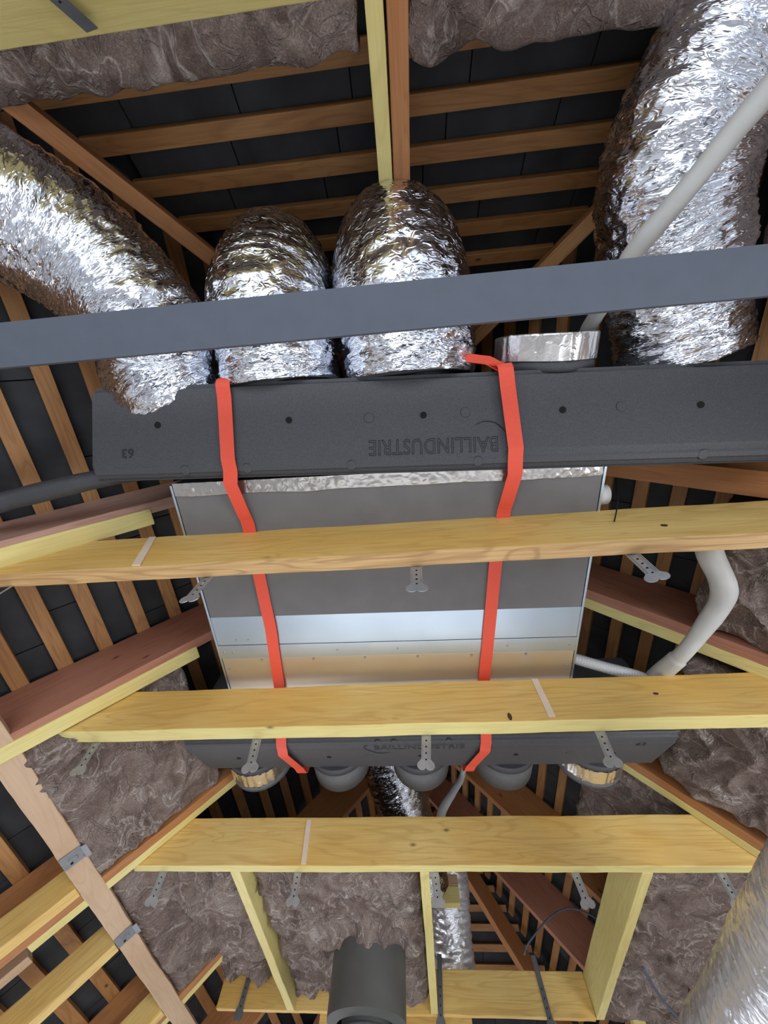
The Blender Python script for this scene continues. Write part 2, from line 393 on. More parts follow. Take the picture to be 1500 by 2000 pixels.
# ================================================================ RAFTERS
DEP = .228                                   # rafter depth, underside plane to batten plane
def slope_pt(side, s, y, off):
    sg = -1 if side == 'left' else 1
    return Vector((XR, y, ZR))+Vector((sg*CH, 0, -SH))*s-Vector((sg*SH, 0, CH))*off
def rafter(side, y, wdt, mat, label, s0=.02, s1=2.9, group=None, dep=DEP, bottom=DEP):
    sg = -1 if side == 'left' else 1
    o = beam('rafter', slope_pt(side, s1, y+wdt/2, bottom), slope_pt(side, s0, y+wdt/2, bottom), (sg*SH, 0, CH), wdt, dep, mat, wavy=.0018, seed=int(y*10)+sg)
    tag(o, label, 'rafter', group); return o
def furring(side, y, wdt, s_lo, s_hi, label, skew=0., th=.035, low=.0, mat=None, group=None, drop_hi=0.0):
    """yellow strip: its underside sits `low` under the rafter underside"""
    sg = -1 if side == 'left' else 1
    o = beam('furring_strip', slope_pt(side, s_lo, y+wdt/2-skew, DEP+low), slope_pt(side, s_hi, y+wdt/2, DEP+low+drop_hi), (sg*SH, 0, CH), wdt, th, mat or M['pale'], wavy=.0015, seed=int(y*13)+sg*3)
    tag(o, label, 'batten' if False else 'strip', group); return o
M['pink'] = wood('pink_brown_rafter', (.52, .34, .27), (.44, .25, .19), (.28, .13, .09))
rafter('left', .335, .038, M['pink'], 'reddish rafter high on the left, just behind the black pipe')
rafter('left', .895, .04, M['red'], 'wide red-stained rafter on the left above the middle collar beam')
rafter('left', 1.635, .04, M['orange'], 'orange rafter on the left at the end of the farthest long collar beam')
rafter('left', 2.62, .045, M['orange'], 'brown rafter at bottom left beyond the tan board')
rafter('left', 3.45, .045, M['orange'], 'farthest brown rafter on the left slope, behind the insulation')
rafter('right', .335, .038, M['orange'], 'orange rafter on the right edge just under the black foam box')
rafter('right', .89, .042, M['red'], 'dark red rafter on the right running down behind the curved white pipe')
rafter('right', 1.63, .04, M['orange'], 'orange rafter on the right at the end of the farthest collar beam')
rafter('right', 2.70, .045, M['orange'], 'brown rafter seen between the far black box and the farthest collar beam', )
rafter('right', 3.46, .045, M['red'], 'dark reddish rafter inside the square opening')
A_ = Vector((.025, .20, 3.80))
def hip(sgx, sgy, A, label, mat):
    d = Vector((sgx, sgy*TL/T2, -TL)); e = A+d*1.75
    tag(beam('hip_rafter', e, A, (0, 0, 1), .045, .16, mat, wavy=.001), label, 'rafter')
hip(-1, -1, A_, 'brown hip rafter slanting down to the upper left beside the foil duct', M['orange'])
hip(1, -1, A_, 'dark brown hip rafter slanting behind the right end of the roof battens', M['batten'])
B_ = Vector((.025, 3.8, 3.80))
hip(-1, 1, B_, 'far hip rafter hidden in the dark on the left', M['red'])
hip(1, 1, B_, 'thin dark hip rafter slanting through the square opening', M['orange'])
# the two central rafters of the near hip
def hip_plane(x, y, off=0): return Vector((x, y, 3.78-T2*(.20-y)+off))
o = beam('rafter', hip_plane(-.003, -1.15), hip_plane(-.003, .12), (0, -math.sin(A2), math.cos(A2)), .038, .12, M['pale'], wavy=.0012, seed=4)
tag(o, 'pale yellow rafter running up the top centre, left one of the pair', 'rafter')
o = beam('rafter', hip_plane(.043, -1.15, .012), hip_plane(.043, .12, .012), (0, -math.sin(A2), math.cos(A2)), .045, .17, M['orange'], wavy=.0012, seed=5)
tag(o, 'orange rafter running up the top centre, right one of the pair', 'rafter')
# pale strips under the rafters
furring('left', .356, .054, 2.75, 1.535, 'pale yellow strip under the upper left rafter, sawn off square', skew=.012, low=.006)
furring('left', .926, .051, 2.27, 1.535, 'pale yellow strip under the wide red rafter on the left', skew=.010, low=.006)
furring('left', 1.672, .038, 2.27, 1.50, 'thin yellow strip between the two big panels of wool on the left', skew=.0)
furring('left', 2.66, .04, 2.27, 1.7, 'short yellow strip at the lower left beside the wool', skew=.0)
furring('right', .930, .047, 2.6, .95, 'yellow strip running down to the right behind the curved white pipe', skew=.0)
furring('right', 1.672, .038, 2.6, 1.35, 'pale yellow strip at the right end of the farthest collar beam', skew=.0)
furring('right', .372, .038, 2.6, 1.2, 'orange board beside the rafter under the right end of the black foam box', mat=M['orange'])

# ================================================================ COLLAR BEAMS
def collar(y, wdt, h, x0, x1, m, label, seed, wavy=.0022, under=None):
    cut = h/TL
    bm_o = beam('collar_beam', (x0, y+wdt/2, 2.52), (x1, y+wdt/2, 2.52), (0, 0, 1), wdt, h, m, wavy=wavy, seed=seed, end_cut=(cut, -cut))
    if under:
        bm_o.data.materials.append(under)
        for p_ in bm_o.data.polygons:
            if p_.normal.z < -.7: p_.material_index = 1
    tag(bm_o, label, 'beam', None); return bm_o
b1 = collar(.405, .040, .185, -1.25, 1.36, M['yellow'], 'nearest long yellow collar beam crossing under the grey casing', 1, under=M['under'])
b2 = collar(.977, .050, .150, -1.19, 1.36, M['yellow'], 'middle long yellow collar beam just below the silver sheet', 2, under=M['pale'])
b3 = collar(1.712, .042, .160, -1.19, 1.20, M['yellow'], 'farthest long yellow collar beam with the square opening beyond it', 3, under=M['pale'])
tag(beam('collar_beam', (-1.3, -.648, 2.52), (-.03, -.648, 2.52), (0, 0, 1), .044, .16, M['pale'], wavy=.001, seed=9), 'greenish yellow beam in the top left corner against the wool', 'beam')

for bb, (x, y, z, sx, sz) in ((b2, (.265, .9755, 2.535, .006, .012)), (b1, (.625, .4035, 2.585, .008, .006)), (b2, (.72, .9755, 2.60, .008, .004))):
    bm = bm_cyl(bmesh.new(), (x, y, z), (x, y+.003, z), 1.0, seg=18)
    for v in bm.verts: v.co.x = x+(v.co.x-x)*sx; v.co.z = z+(v.co.z-z)*sz
    obj('knot', bm, M['under_knot'], bb)
M['mark'] = plain('painted_light_streak', (.80, .64, .48), .6, 0, .05)  # pale strips paint reflected light streaks onto the beam faces
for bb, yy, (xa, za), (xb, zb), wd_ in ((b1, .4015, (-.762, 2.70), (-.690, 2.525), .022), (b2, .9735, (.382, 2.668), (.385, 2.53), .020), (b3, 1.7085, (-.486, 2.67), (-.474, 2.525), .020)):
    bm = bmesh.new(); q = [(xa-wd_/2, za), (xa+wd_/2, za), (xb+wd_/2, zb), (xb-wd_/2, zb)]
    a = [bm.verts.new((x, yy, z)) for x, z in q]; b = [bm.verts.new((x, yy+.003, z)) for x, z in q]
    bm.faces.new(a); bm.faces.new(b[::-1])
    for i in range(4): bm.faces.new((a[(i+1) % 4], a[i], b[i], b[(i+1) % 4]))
    obj('light_streak', bm, M['mark'], bb)['label'] = 'pale slanting light streak painted on the face'
# side board of the left slope with its steel plates
t_board = empty('side_board', (-1.27, 2.0, 2.43)); tag(t_board, 'tan side board running diagonally across the lower left corner with two steel plates', 'board')
Sd = Vector((CH, 0, SH)); Nl = Vector((-SH, 0, CH))
def lp(s, y, off=0):  # s measured up the slope from z=2.52 in the strip plane on the left
    return Vector((-1.13, y, 2.52))+Sd*s-Nl*off
bd = beam('plank', lp(-.125, .3, .0), lp(-.125, 3.7, .0), Nl, .062, .030, M['tan'], t_board, wavy=.003, seed=6)
for yy, ll in ((1.46, .0), (1.99, .0)):
    bm = bmesh.new(); bm_box(bm, (-.030, -.030, 0), (.030, .030, .0015)); bm_box(bm, (-.030, -.046, -.0), (.030, -.030, .0015), mat=Matrix.Rotation(R(12), 4, 'X'))
    bm_box(bm, (-.006, -.012, -.003), (.010, .012, 0))
    mw = frame(lp(-.125, yy, .0035), (0, 1, 0), -Sd)
    pl = obj('steel_plate', bm, M['plate'], t_board, mw=mw); pl['label'] = 'grey galvanised plate'
    bm = bm_cyl(bmesh.new(), (0, 0, -.004), (0, 0, .0), .004, seg=10); h = obj('hole', bm, M['hole'], pl, mw=mw@Matrix.Translation((.012, .006, -.0015)))
for yy, lb in ((1.592, 'upper one of the yellow beams ending at the tan side board'), (1.985, 'middle yellow beam ending at the tan side board'), (2.585, 'lowest yellow beam at the bottom left corner under the tan side board')):
    o = beam('yellow_beam', lp(-.75, yy+.022, .002), lp(-.158, yy+.022, .002), Nl, .046, .10, M['yellow'], wavy=.0025, seed=int(yy*9)); tag(o, lb, 'beam')
o = beam('yellow_beam', lp(-.75, 1.86, -.10), lp(-.36, 1.86, -.10), Nl, .04, .05, M['tan'], wavy=.002, seed=3); tag(o, 'short pinkish beam end at the left edge between two yellow beams', 'beam')

# ceiling joists beyond the farthest collar
def joist(name, p0, p1, wdt, h, lb, m=None, seed=0):
    o = beam(name, p0, p1, (0, 0, 1), wdt, h, m or M['pale'], wavy=.002, seed=seed); tag(o, lb, 'beam'); return o
joist('joist', (-.752, 1.756, 2.52), (-.752, 3.0, 2.52), .038, .13, 'narrow yellow joist between the two lower wool panels', seed=11)
joist('joist', (-.018, 1.756, 2.52), (-.018, 3.0, 2.52), .036, .13, 'yellow joist forming the left side of the square opening', seed=12)
joist('joist', (.785, 1.756, 2.52), (.785, 3.02, 2.52), .038, .145, 'pale scratched joist forming the right side of the square opening', seed=13)
joist('trimmer', (-1.15, 3.02, 2.52), (.765, 3.02, 2.52), .03, .15, 'yellow trimmer board closing the far side of the square opening', M['yellow'], seed=14)
joist('joist', (-.62, 3.13, 2.46), (.17, 3.13, 2.46), .03, .10, 'dark yellow board behind the trimmer at the bottom edge', M['yellow'], seed=15)
o = beam('wood_block', (.00, 2.80, 2.835), (.16, 2.80, 2.835), (0, 0, 1), .05, .075, M['pale'], wavy=.001); tag(o, 'small yellow wood block above the little foil duct in the opening', 'block')
o = beam('wood_block', (.00, 2.80, 2.912), (.16, 2.80, 2.912), (0, 0, 1), .05, .05, M['tan'], wavy=.001); tag(o, 'brown wood block on top of the yellow block in the opening', 'block')
o = beam('stud', (.99, 3.1, 2.4), (1.0, 3.1, 2.85), (0, 1, 0), .06, .05, M['pale'], wavy=.001); tag(o, 'short pale upright behind the right side of the square opening', 'stud')

# ================================================================ GREY STEEL RAIL
t = empty('steel_rail', (0, -.1, 2.46)); tag(t, 'blue-grey steel rail crossing the whole picture in front of the ducts', 'rail')
ry0, ry1 = -.140, -.066
box('web', (-1.7, ry0, 2.46), (1.5, ry1, 2.463), M['rail'], t, .0005)
box('flange', (-1.7, ry0, 2.463), (1.5, ry0+.002, 2.49), M['rail'], t)
box('flange', (-1.7, ry1-.002, 2.463), (1.5, ry1, 2.49), M['rail'], t)

# ================================================================ THE MACHINE
def ring_extrude(name, prof, xs, m, parent, mw, seg_bev=.012, smooth=False):
    """prof: closed (y,z) polygon extruded along x between xs"""
    bm = bmesh.new(); a = [bm.verts.new((xs[0], y, z)) for y, z in prof]; b = [bm.verts.new((xs[1], y, z)) for y, z in prof]
    n = len(prof); bm.faces.new(a); bm.faces.new(b[::-1])
    for i in range(n): bm.faces.new((a[(i+1) % n], a[i], b[i], b[(i+1) % n]))
    bmesh.ops.recalc_face_normals(bm, faces=bm.faces)
    if seg_bev: bmesh.ops.bevel(bm, geom=bm.edges[:], offset=seg_bev, segments=3, affect='EDGES')
    for f in bm.faces: f.smooth = False
    return obj(name, bm, m, parent, mw=mw)
def text_mesh(s, size):
    cu_ = bpy.data.curves.new('txt', 'FONT'); cu_.body = s; cu_.size = size; cu_.fill_mode = 'NONE'; cu_.bevel_depth = .0007; cu_.bevel_resolution = 0; cu_.align_x = 'CENTER'
    cu_.space_character = 1.05; cu_.resolution_u = 3
    o = bpy.data.objects.new('txt', cu_); COL.objects.link(o); dg = bpy.context.evaluated_depsgraph_get()
    me = bpy.data.meshes.new_from_object(o.evaluated_get(dg)); bpy.data.objects.remove(o); return me
def lettering(parent, mw, s, size, stretch=1.0, name='lettering'):
    me = text_mesh(s, size); me.transform(Matrix.Diagonal((stretch, 1, .5, 1))); me.materials.clear(); me.materials.append(M['eps_dark'])
    o = bpy.data.objects.new(name, me); COL.objects.link(o); o.matrix_world = mw; attach(o, parent); return o
def plenum(name, mw, xs, label, ports, port_r0, slope_deg, hx, text_pos, ports_kind, depth=.20, zc=.215, cl=.10):
    """local: y=0 is the edge touching the casing, -y away from it, z=0 its lowest line"""
    t = empty(name, mw=mw); tag(t, label, 'duct box')
    tn = math.tan(R(slope_deg)); zf = tn*(depth-.045)
    prof = [(0, .012), (-.012, 0), (-.048, 0), (-depth, zf), (-depth+.02, .36), (0, .36)]
    ring_extrude('foam_body', prof, xs, M['eps'], t, mw)
    ang = math.atan(tn)
    # local frame of the sloping face: X along -x of the box so that the writing reads from the casing side
    def facem(x, d): # d = distance outwards from the bend
        return Matrix.Translation((x, -.048-d*math.cos(ang), d*math.sin(ang)-.0006))
    fr = mw @ facem(*text_pos)
    rotm = Matrix(((-1, 0, 0), (0, 1, 0), (0, 0, -1))).to_4x4()
    tilt = Matrix.Rotation(-ang, 4, 'X')
    base = fr @ tilt @ rotm
    lettering(t, base, 'BAILLINDUSTRIE', .056, .78)
    # swoosh round the first letter: two crescents
    bm = bmesh.new()
    ac = catmull([(.063, -.031, 0), (.039, -.040, 0), (.009, -.034, 0), (-.016, -.009, 0), (-.031, .016, 0), (-.023, .037, 0), (-.014, .041, 0)], 6)
    pts = [(p_.x, p_.y, .0013*math.sin(math.pi*i/(len(ac)-1))+.0003) for i, p_ in enumerate(ac)]
    for (x, y, r_), (x2, y2, r2) in zip(pts, pts[1:]): bm_cyl(bm, (x, y, 0), (x2, y2, 0), r_, r2, 6, False)
    sw = Matrix.Translation((-.171, 0, 0))
    # (crescent placed at the start of the word)
    obj('emblem_arc', bm, M['eps_dark'], t, mw=base @ sw)
    lettering(t, mw @ facem(hx['num'], text_pos[1]) @ tilt @ rotm, '63', .035, 1.0, 'embossed_number')
    for x in hx['holes']:
        d = .155-.0
        c = mw @ facem(x, .107) @ tilt
        obj('screw_hole', bm_cyl(bmesh.new(), (0, 0, -.001), (0, 0, .002), .0085, seg=20), M['hole'], t, mw=c)
    for x, d in hx['dimples']:
        c = mw @ facem(x, d) @ tilt if d > 0 else mw @ Matrix.Translation((x, -.030, -.0001))
        bm = bmesh.new(); bm_cyl(bm, (0, 0, -.0007), (0, 0, .001), .012, .0135, 24)
        obj('moulded_disc', bm, M['eps'], t, mw=c)
    # spigots on the outer face
    for x, kd in zip(ports, ports_kind):
        port_r = port_r0*(.84 if kd == 'collar' else 1); y0 = -depth+.01
        if kd is None: continue
        sp_ = obj('spigot', bm_cyl(bmesh.new(), (x, y0, zc), (x, y0-.035, zc), port_r, seg=56), M['eps'], t, mw=mw)
        if kd == 'ring':
            rg = tube_ring(x, y0-.03, y0-.095, zc, port_r+.003, mw, t)
        elif kd == 'cap':
            obj('end_cap', bm_cyl(bmesh.new(), (x, y0-.03, zc), (x, y0-cl, zc), port_r*.96, port_r*.93, seg=56), M['cap'], t, mw=mw)
        elif kd == 'ringcap':
            tube_ring(x, y0-.03, y0-.105, zc, port_r+.001, mw, t)
            obj('end_cap', bm_cyl(bmesh.new(), (x, y0-.10, zc), (x, y0-.13, zc), port_r*1.02, port_r*1.0, seg=56), M['cap'], t, mw=mw)
    return t
def tube_ring(x, ya, yb, zc, r, mw, parent):
    bm = bmesh.new(); uv = bm.loops.layers.uv.verify(); nn, na = 150, 12; rings = []
    for i in range(na+1):
        y = ya+(yb-ya)*i/na; ring = []
        for j in range(nn):
            a = 2*math.pi*j/nn; d = noise.noise(Vector((math.cos(a)*9+x*7, math.sin(a)*9, y*6)))*.004+noise.noise(Vector((math.cos(a)*30, math.sin(a)*30+x*3, y*40)))*.0012
            ring.append(bm.verts.new((x+(r+d)*math.cos(a), y+.002*math.sin(a*3), zc+(r+d)*math.sin(a))))
        rings.append(ring)
    for i in range(na):
        for j in range(nn):
            k = (j+1) % nn; f = bm.faces.new((rings[i][j], rings[i][k], rings[i+1][k], rings[i+1][j])); f.smooth = True
            for l, (q, s_) in zip(f.loops, ((i, j), (i, j+1), (i+1, j+1), (i+1, j))): l[uv].uv = (q*.006, s_*.006)
    bm.faces.new(rings[-1])
    o = obj('foil_ring', bm, M['foil_tape'], parent, mw=mw); o['label'] = 'shiny foil tape around the opening'; return o
# near box: turned about 2.3 degrees
mwN = Matrix.Translation((.03, .258, 2.675)) @ Matrix.Rotation(R(2.3), 4, 'Z')
NX = (-.885, .94)
plenum('foam_duct_box', mwN, NX, 'black foam duct box with embossed writing, nearest the camera, foil ducts on top', [-.69, -.335, .02, .375, .715], .132, 22,
       dict(holes=[-.69, -.332, .022, .375, .712], num=-.775, dimples=[(.13, .11), (-.12, .105), (.52, .11), (.16, -.02), (-.17, -.02), (-.62, -.02), (.72, -.02), (-.45, -.02)]),
       (.045, .045), ['collar', 'collar', 'collar', 'ring', 'collar'], .245)
mwF = Matrix.Translation((0, 1.235, 2.672)) @ Matrix.Rotation(R(180.4), 4, 'Z')
plenum('foam_duct_box', mwF, (-.905, .905), 'black foam duct box beyond the middle collar beam, capped round ports below it', [.725, .362, .005, -.355, -.712], .134, 18,
       dict(holes=[.725, .362, .005, -.355, -.712], num=-.78, dimples=[(.2, .1), (-.2, .1), (-.1, -.018), (.1, -.018), (.16, -.018), (-.55, .1)]),
       (.01, .03), ['ringcap', 'cap', 'cap', 'cap', 'ringcap'], .275, zc=.19, cl=.15)
# casing
mwU = Matrix.Translation((-.065, .26, 2.70)) @ Matrix.Rotation(R(1.0), 4, 'Z')
U_ = empty('air_unit', mw=mwU); tag(U_, 'flat grey and silver air handling unit hung under the roof by two red straps', 'air unit')
def ub(name, lo, hi, m, bev=.0008): return box(name, lo, hi, m, U_, bev, mw=mwU)
ub('casing', (-.592, .0, .006), (.592, .985, .30), M['panel'], .002)
ub('side_flange', (-.5985, .0, .0), (-.592, .985, .28), M['zinc']); ub('side_flange', (.592, .0, .0), (.5985, .985, .28), M['zinc'])
ub('grey_panel', (-.590, .03, .002), (.590, .452, .006), M['panel'])
p = ub('silver_sheet', (-.591, .452, .0012), (.591, .566, .006), M['zinc'])
ub('silver_sheet', (-.5915, .5675, -.0004), (.5915, .622, .006), M['zinc'])
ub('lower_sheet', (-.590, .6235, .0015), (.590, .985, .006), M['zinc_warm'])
# taped joint with the near box
bm = bmesh.new(); uv = bm.loops.layers.uv.verify(); nx, ny = 260, 8; g = []
for i in range(nx+1):
    row = []
    for j in range(ny+1):
        x = -.588+1.176*i/nx; wv = noise.noise(Vector((x*7, 3, 1)))*.005
        y = -.006+(.038+wv)*j/ny; z = -.0012-abs(noise.noise(Vector((x*38, y*60, 2))))*.004
        row.append(bm.verts.new((x, y, z)))
    g.append(row)
for i in range(nx):
    for j in range(ny):
        f = bm.faces.new((g[i][j], g[i][j+1], g[i+1][j+1], g[i+1][j])); f.smooth = True
        for l, (q, s_) in zip(f.loops, ((i, j), (i, j+1), (i+1, j+1), (i+1, j))): l[uv].uv = (q*.0045, s_*.005)
bmesh.ops.solidify(bm, geom=bm.faces[:], thickness=-.0012)
o = obj('foil_tape', bm, M['foil_tape'], U_, mw=mwU); o['label'] = 'crinkled foil tape along the front edge'
def riv(x, y, r=.0042): obj('rivet', bm_cyl(bmesh.new(), (x, y, -.0028), (x, y, .001), r*.7, r, 12), M['rivet'], U_, mw=mwU)
for x in (-.185, .017, .374, .571): riv(x, .565+.030)
for x in (-.588+.012, -.545): riv(x, .596)
for x in (-.452, -.272, -.095, .082, .26, .437): riv(x, .632)
for x, y in ((-.575, .67), (.57, .68)): riv(x, y, .003)
for x in (-.525, -.482): riv(x, .545, .0022)
obj('drain_spout', bm_cyl(bmesh.new(), (.598, .105, .05), (.636, .105, .05), .030, .028, 32), M['white'], U_, mw=mwU)['label'] = 'white round spout'

# ================================================================ RED STRAPS
def strap(pts, wdt, label, xs=None):
    """flat webbing through points (x,y,z); width stays in the x direction unless given"""
    P = resample(catmull(pts, 16), .01); bm = bmesh.new(); rows = []
    for i, p_ in enumerate(P):
        t_ = (P[min(i+1, len(P)-1)]-P[max(i-1, 0)]).normalized()
        wd = Vector((1, 0, 0)); wd = (wd-t_*wd.dot(t_)).normalized(); nn = t_.cross(wd)*.0009
        rows.append([bm.verts.new(p_+wd*(wdt/2*a)+nn*b) for a, b in ((-1, 1), (1, 1), (1, -1), (-1, -1))])
    for a, b in zip(rows, rows[1:]):
        for k in range(4): bm.faces.new((a[k], a[(k+1) % 4], b[(k+1) % 4], b[k]))
    bm.faces.new(rows[0][::-1]); bm.faces.new(rows[-1]); bmesh.ops.recalc_face_normals(bm, faces=bm.faces)
    o = obj('lashing_strap', bm, M['strap']); tag(o, label, 'strap'); return o
def lin(pts, k=3):   # keep corners fairly crisp for catmull
    out = []
    for a, b in zip(pts, pts[1:]):
        a, b = Vector(a), Vector(b)
        for i in range(k): out.append(a.lerp(b, (i+.0)/k if i else 0.0))
    out.append(Vector(pts[-1])); return out
strap(lin([(-.455, .035, 3.3), (-.458, -.015, 3.05), (-.462, -.016, 2.748), (-.462, .180, 2.670), (-.462, .212, 2.668), (-.472, .250, 2.671), (-.461, .38, 2.694), (-.468, .75, 2.694), (-.487, 1.0, 2.694), (-.520, 1.262, 2.667), (-.522, 1.315, 2.667), (-.498, 1.525, 2.742), (-.50, 1.535, 3.05)], 4), .038, 'red lashing strap on the left, slanting over the box near the 63 mark')
strap(lin([(.19, -.035, 2.96), (.235, -.005, 2.80), (.268, .010, 2.738), (.284, .205, 2.669), (.284, .245, 2.668), (.286, .275, 2.671), (.268, .385, 2.694), (.25, .55, 2.694), (.226, 1.0, 2.694), (.232, 1.262, 2.667), (.228, 1.315, 2.667), (.180, 1.53, 2.742), (.175, 1.535, 3.05)], 4), .038, 'red lashing strap on the right, crossing next to the embossed writing')
# loop of loose strap at its top end
strap(lin([(.27, .018, 2.752), (.235, -.006, 2.775), (.17, -.02, 2.79)], 6), .030, 'short loose tail of red strap lying at the top edge of the black box')

# ================================================================ FOIL DUCTS
def duct(pts, rad, seed, label, m='foil', big=.011, mid=.0065, fine=.005, seg=200, step=.0058, rfun=None, ax=1.0, skirt=True):
    t = empty('foil_duct', pts[0]); tag(t, label, 'duct')
    tube('foil_sleeve', pts, rad, M[m], t, seg=seg, step=step, disp=crumple(seed, rad, big, mid, fine, ax), rfun=rfun)
    return t
pinch = lambda a, b: (lambda t: a+(1-a)*min(1, t/b)**.6)
duct([(-.65, .072, 2.866), (-0.702, -0.049, 2.885), (-0.691, -0.171, 2.88), (-0.788, -0.32, 2.86), (-0.876, -0.403, 2.81), (-0.958, -0.451, 2.75), (-1.055, -0.491, 2.66)], .160, 1, 'foil duct at left, bending away toward the upper left corner', rfun=pinch(.78, .09))
duct([(-.345, .02, 2.89), (-.35, -.10, 2.91), (-.36, -.20, 2.94), (-.36, -.295, 3.05), (-.36, -.24, 3.18), (-.37, -.10, 3.27)], .170, 2, 'foil duct second from the left, arching up behind the grey rail', rfun=pinch(.97, .10))
duct([(.03, .03, 2.89), (.03, -.09, 2.91), (.02, -.20, 2.94), (.015, -.30, 3.05), (.015, -.25, 3.18), (.03, -.10, 3.27)], .186, 3, 'foil duct in the centre, arching up under the pair of rafters', rfun=pinch(.97, .10))
duct([(0.8, 0.032, 2.89), (0.757, -0.1, 2.89), (0.695, -0.295, 2.88), (0.679, -0.426, 2.86), (0.72, -0.541, 2.84), (0.761, -0.63, 2.82), (0.784, -0.704, 2.78), (0.796, -0.749, 2.72)], .155, 4, 'tall foil duct at right, climbing to the upper right corner behind the white pipe', rfun=pinch(.95, .1))
duct([(-.26, 1.68, 3.16), (-.20, 1.95, 3.10), (-.13, 2.15, 3.00), (-.08, 2.3, 2.90), (-.05, 2.5, 2.80)], .135, 5, 'dark foil duct hanging between the capped ports of the far black box', seg=120, step=.008)
duct([(.12, 3.02, 3.12), (.115, 3.12, 2.95), (.11, 3.22, 2.78), (.12, 3.30, 2.6)], .115, 6, 'small foil duct standing inside the square opening', m='foil_dense', seg=120, step=.008)
duct([(.862, .35, 2.19), (.860, .9, 2.185), (.857, 1.5, 2.18), (.855, 2.1, 2.175), (.853, 2.7, 2.17)], .125, 7, 'big foil duct in the lower right corner, close to the camera', m='foil_dense', big=.007, mid=.0035, fine=.0028, seg=190, step=.0065)

# ================================================================ PIPES AND CABLES
def pipe(name, pts, r, m, label, cat='pipe', seg=18, step=.01, disp=None, rfun=None):
    o = tube(name, pts, r, M[m], None, seg=seg, step=step, disp=disp, rfun=rfun); tag(o, label, cat); return o
lag = lambda s, a, p: noise.noise(p*16)*.0022
pipe('white_pipe', [(0.604, -0.044, 3.08), (0.577, -0.074, 2.98), (0.533, -0.12, 2.82), (0.504, -0.163, 2.7), (0.503, -0.191, 2.66), (0.541, -0.246, 2.635), (0.58, -0.297, 2.62), (0.613, -0.346, 2.6), (0.646, -0.389, 2.585), (0.684, -0.442, 2.57)], .0205, 'whitepipe', 'straight white pipe crossing diagonally over the right foil duct', disp=lag, step=.006)
def bulge(t): return 1+.16*math.sin(t*9)*(1 if t < .55 else .2)
pipe('white_pipe', [(.829, .47, 2.735), (.829, .50, 2.70), (.831, .546, 2.67), (.867, .626, 2.65), (.872, .683, 2.645), (.851, .775, 2.65), (.822, .879, 2.66), (.80, 1.013, 2.705), (.80, 1.113, 2.75), (.81, 1.25, 2.85)], .026, 'whitepipe', 'curved lumpy white pipe hanging on the right beside the wool', disp=lag, step=.006, rfun=bulge)
rib = lambda s, a, p: .0016*math.sin(s*2*math.pi/.009)
pipe('corrugated_sleeve', [(.47, .93, 2.735), (.55, .955, 2.722), (.63, .98, 2.712), (.735, 1.015, 2.705), (.79, 1.06, 2.72)], .017, 'conduit', 'corrugated pale grey sleeve beside the silver end of the unit', seg=20, step=.0022, disp=rib)
pipe('white_pipe', [(.24, 1.98, 3.18), (.215, 2.1, 3.09), (.15, 2.1, 3.0), (.08, 2.1, 2.905), (.06, 2.1, 2.80)], .018, 'conduit', 'pale pipe slanting down below the far black box', rfun=lambda t: .7+.6*t)
pipe('black_pipe', [(-1.29, .28, 2.50), (-1.18, .258, 2.59), (-1.061, .238, 2.62), (-.86, .215, 2.70), (-.74, .22, 2.80)], .026, 'blackpipe', 'black pipe entering from the left edge to the black foam box', disp=lag)
pipe('cable', [(.469, 2.9, 2.69), (.490, 2.9, 2.72), (.55, 2.9, 2.765), (.62, 2.9, 2.812), (.70, 2.9, 2.85), (.78, 2.9, 2.868), (.86, 2.9, 2.85), (.93, 2.88, 2.80)], .0045, 'cable', 'thin blue-grey cable arching inside the square opening', 'cable', 8)
pipe('cable', [(.90, 2.5, 2.53), (.96, 2.62, 2.50), (1.05, 2.78, 2.49), (1.17, 2.95, 2.48)], .006, 'cable', 'dark cable hanging below the wool at the bottom right', 'cable', 8)
pipe('wire', [(.660, .37, 2.868), (.62, .378, 2.79), (.585, .385, 2.717), (.545, .392, 2.65), (.514, .396, 2.601)], .0016, 'hole', 'thin black wire dangling in front of the nearest collar beam', 'wire', 6)
# flue
t = empty('flue_pipe', (-.275, 2.42, 1.6)); tag(t, 'matt black flue pipe rising into the wool at the bottom centre', 'flue')
FX, FY = -.285, 2.385
obj('outer_pipe', bm_cyl(bmesh.new(), (FX, FY, 2.335), (FX, FY, 2.66), .158, seg=72, caps=False), M['flue'], t)
obj('end_ring', bm_cyl(bmesh.new(), (FX, FY, 2.325), (FX, FY, 2.335), .118, .158, 72, False), M['flue'], t)
obj('inner_pipe', bm_cyl(bmesh.new(), (FX, FY, 1.55), (FX, FY, 2.36), .098, seg=64, caps=False), M['flue'], t)
obj('steel_liner', bm_cyl(bmesh.new(), (FX, FY, 2.30), (FX, FY, 2.315), .108, .108, seg=64), M['cap'], t)

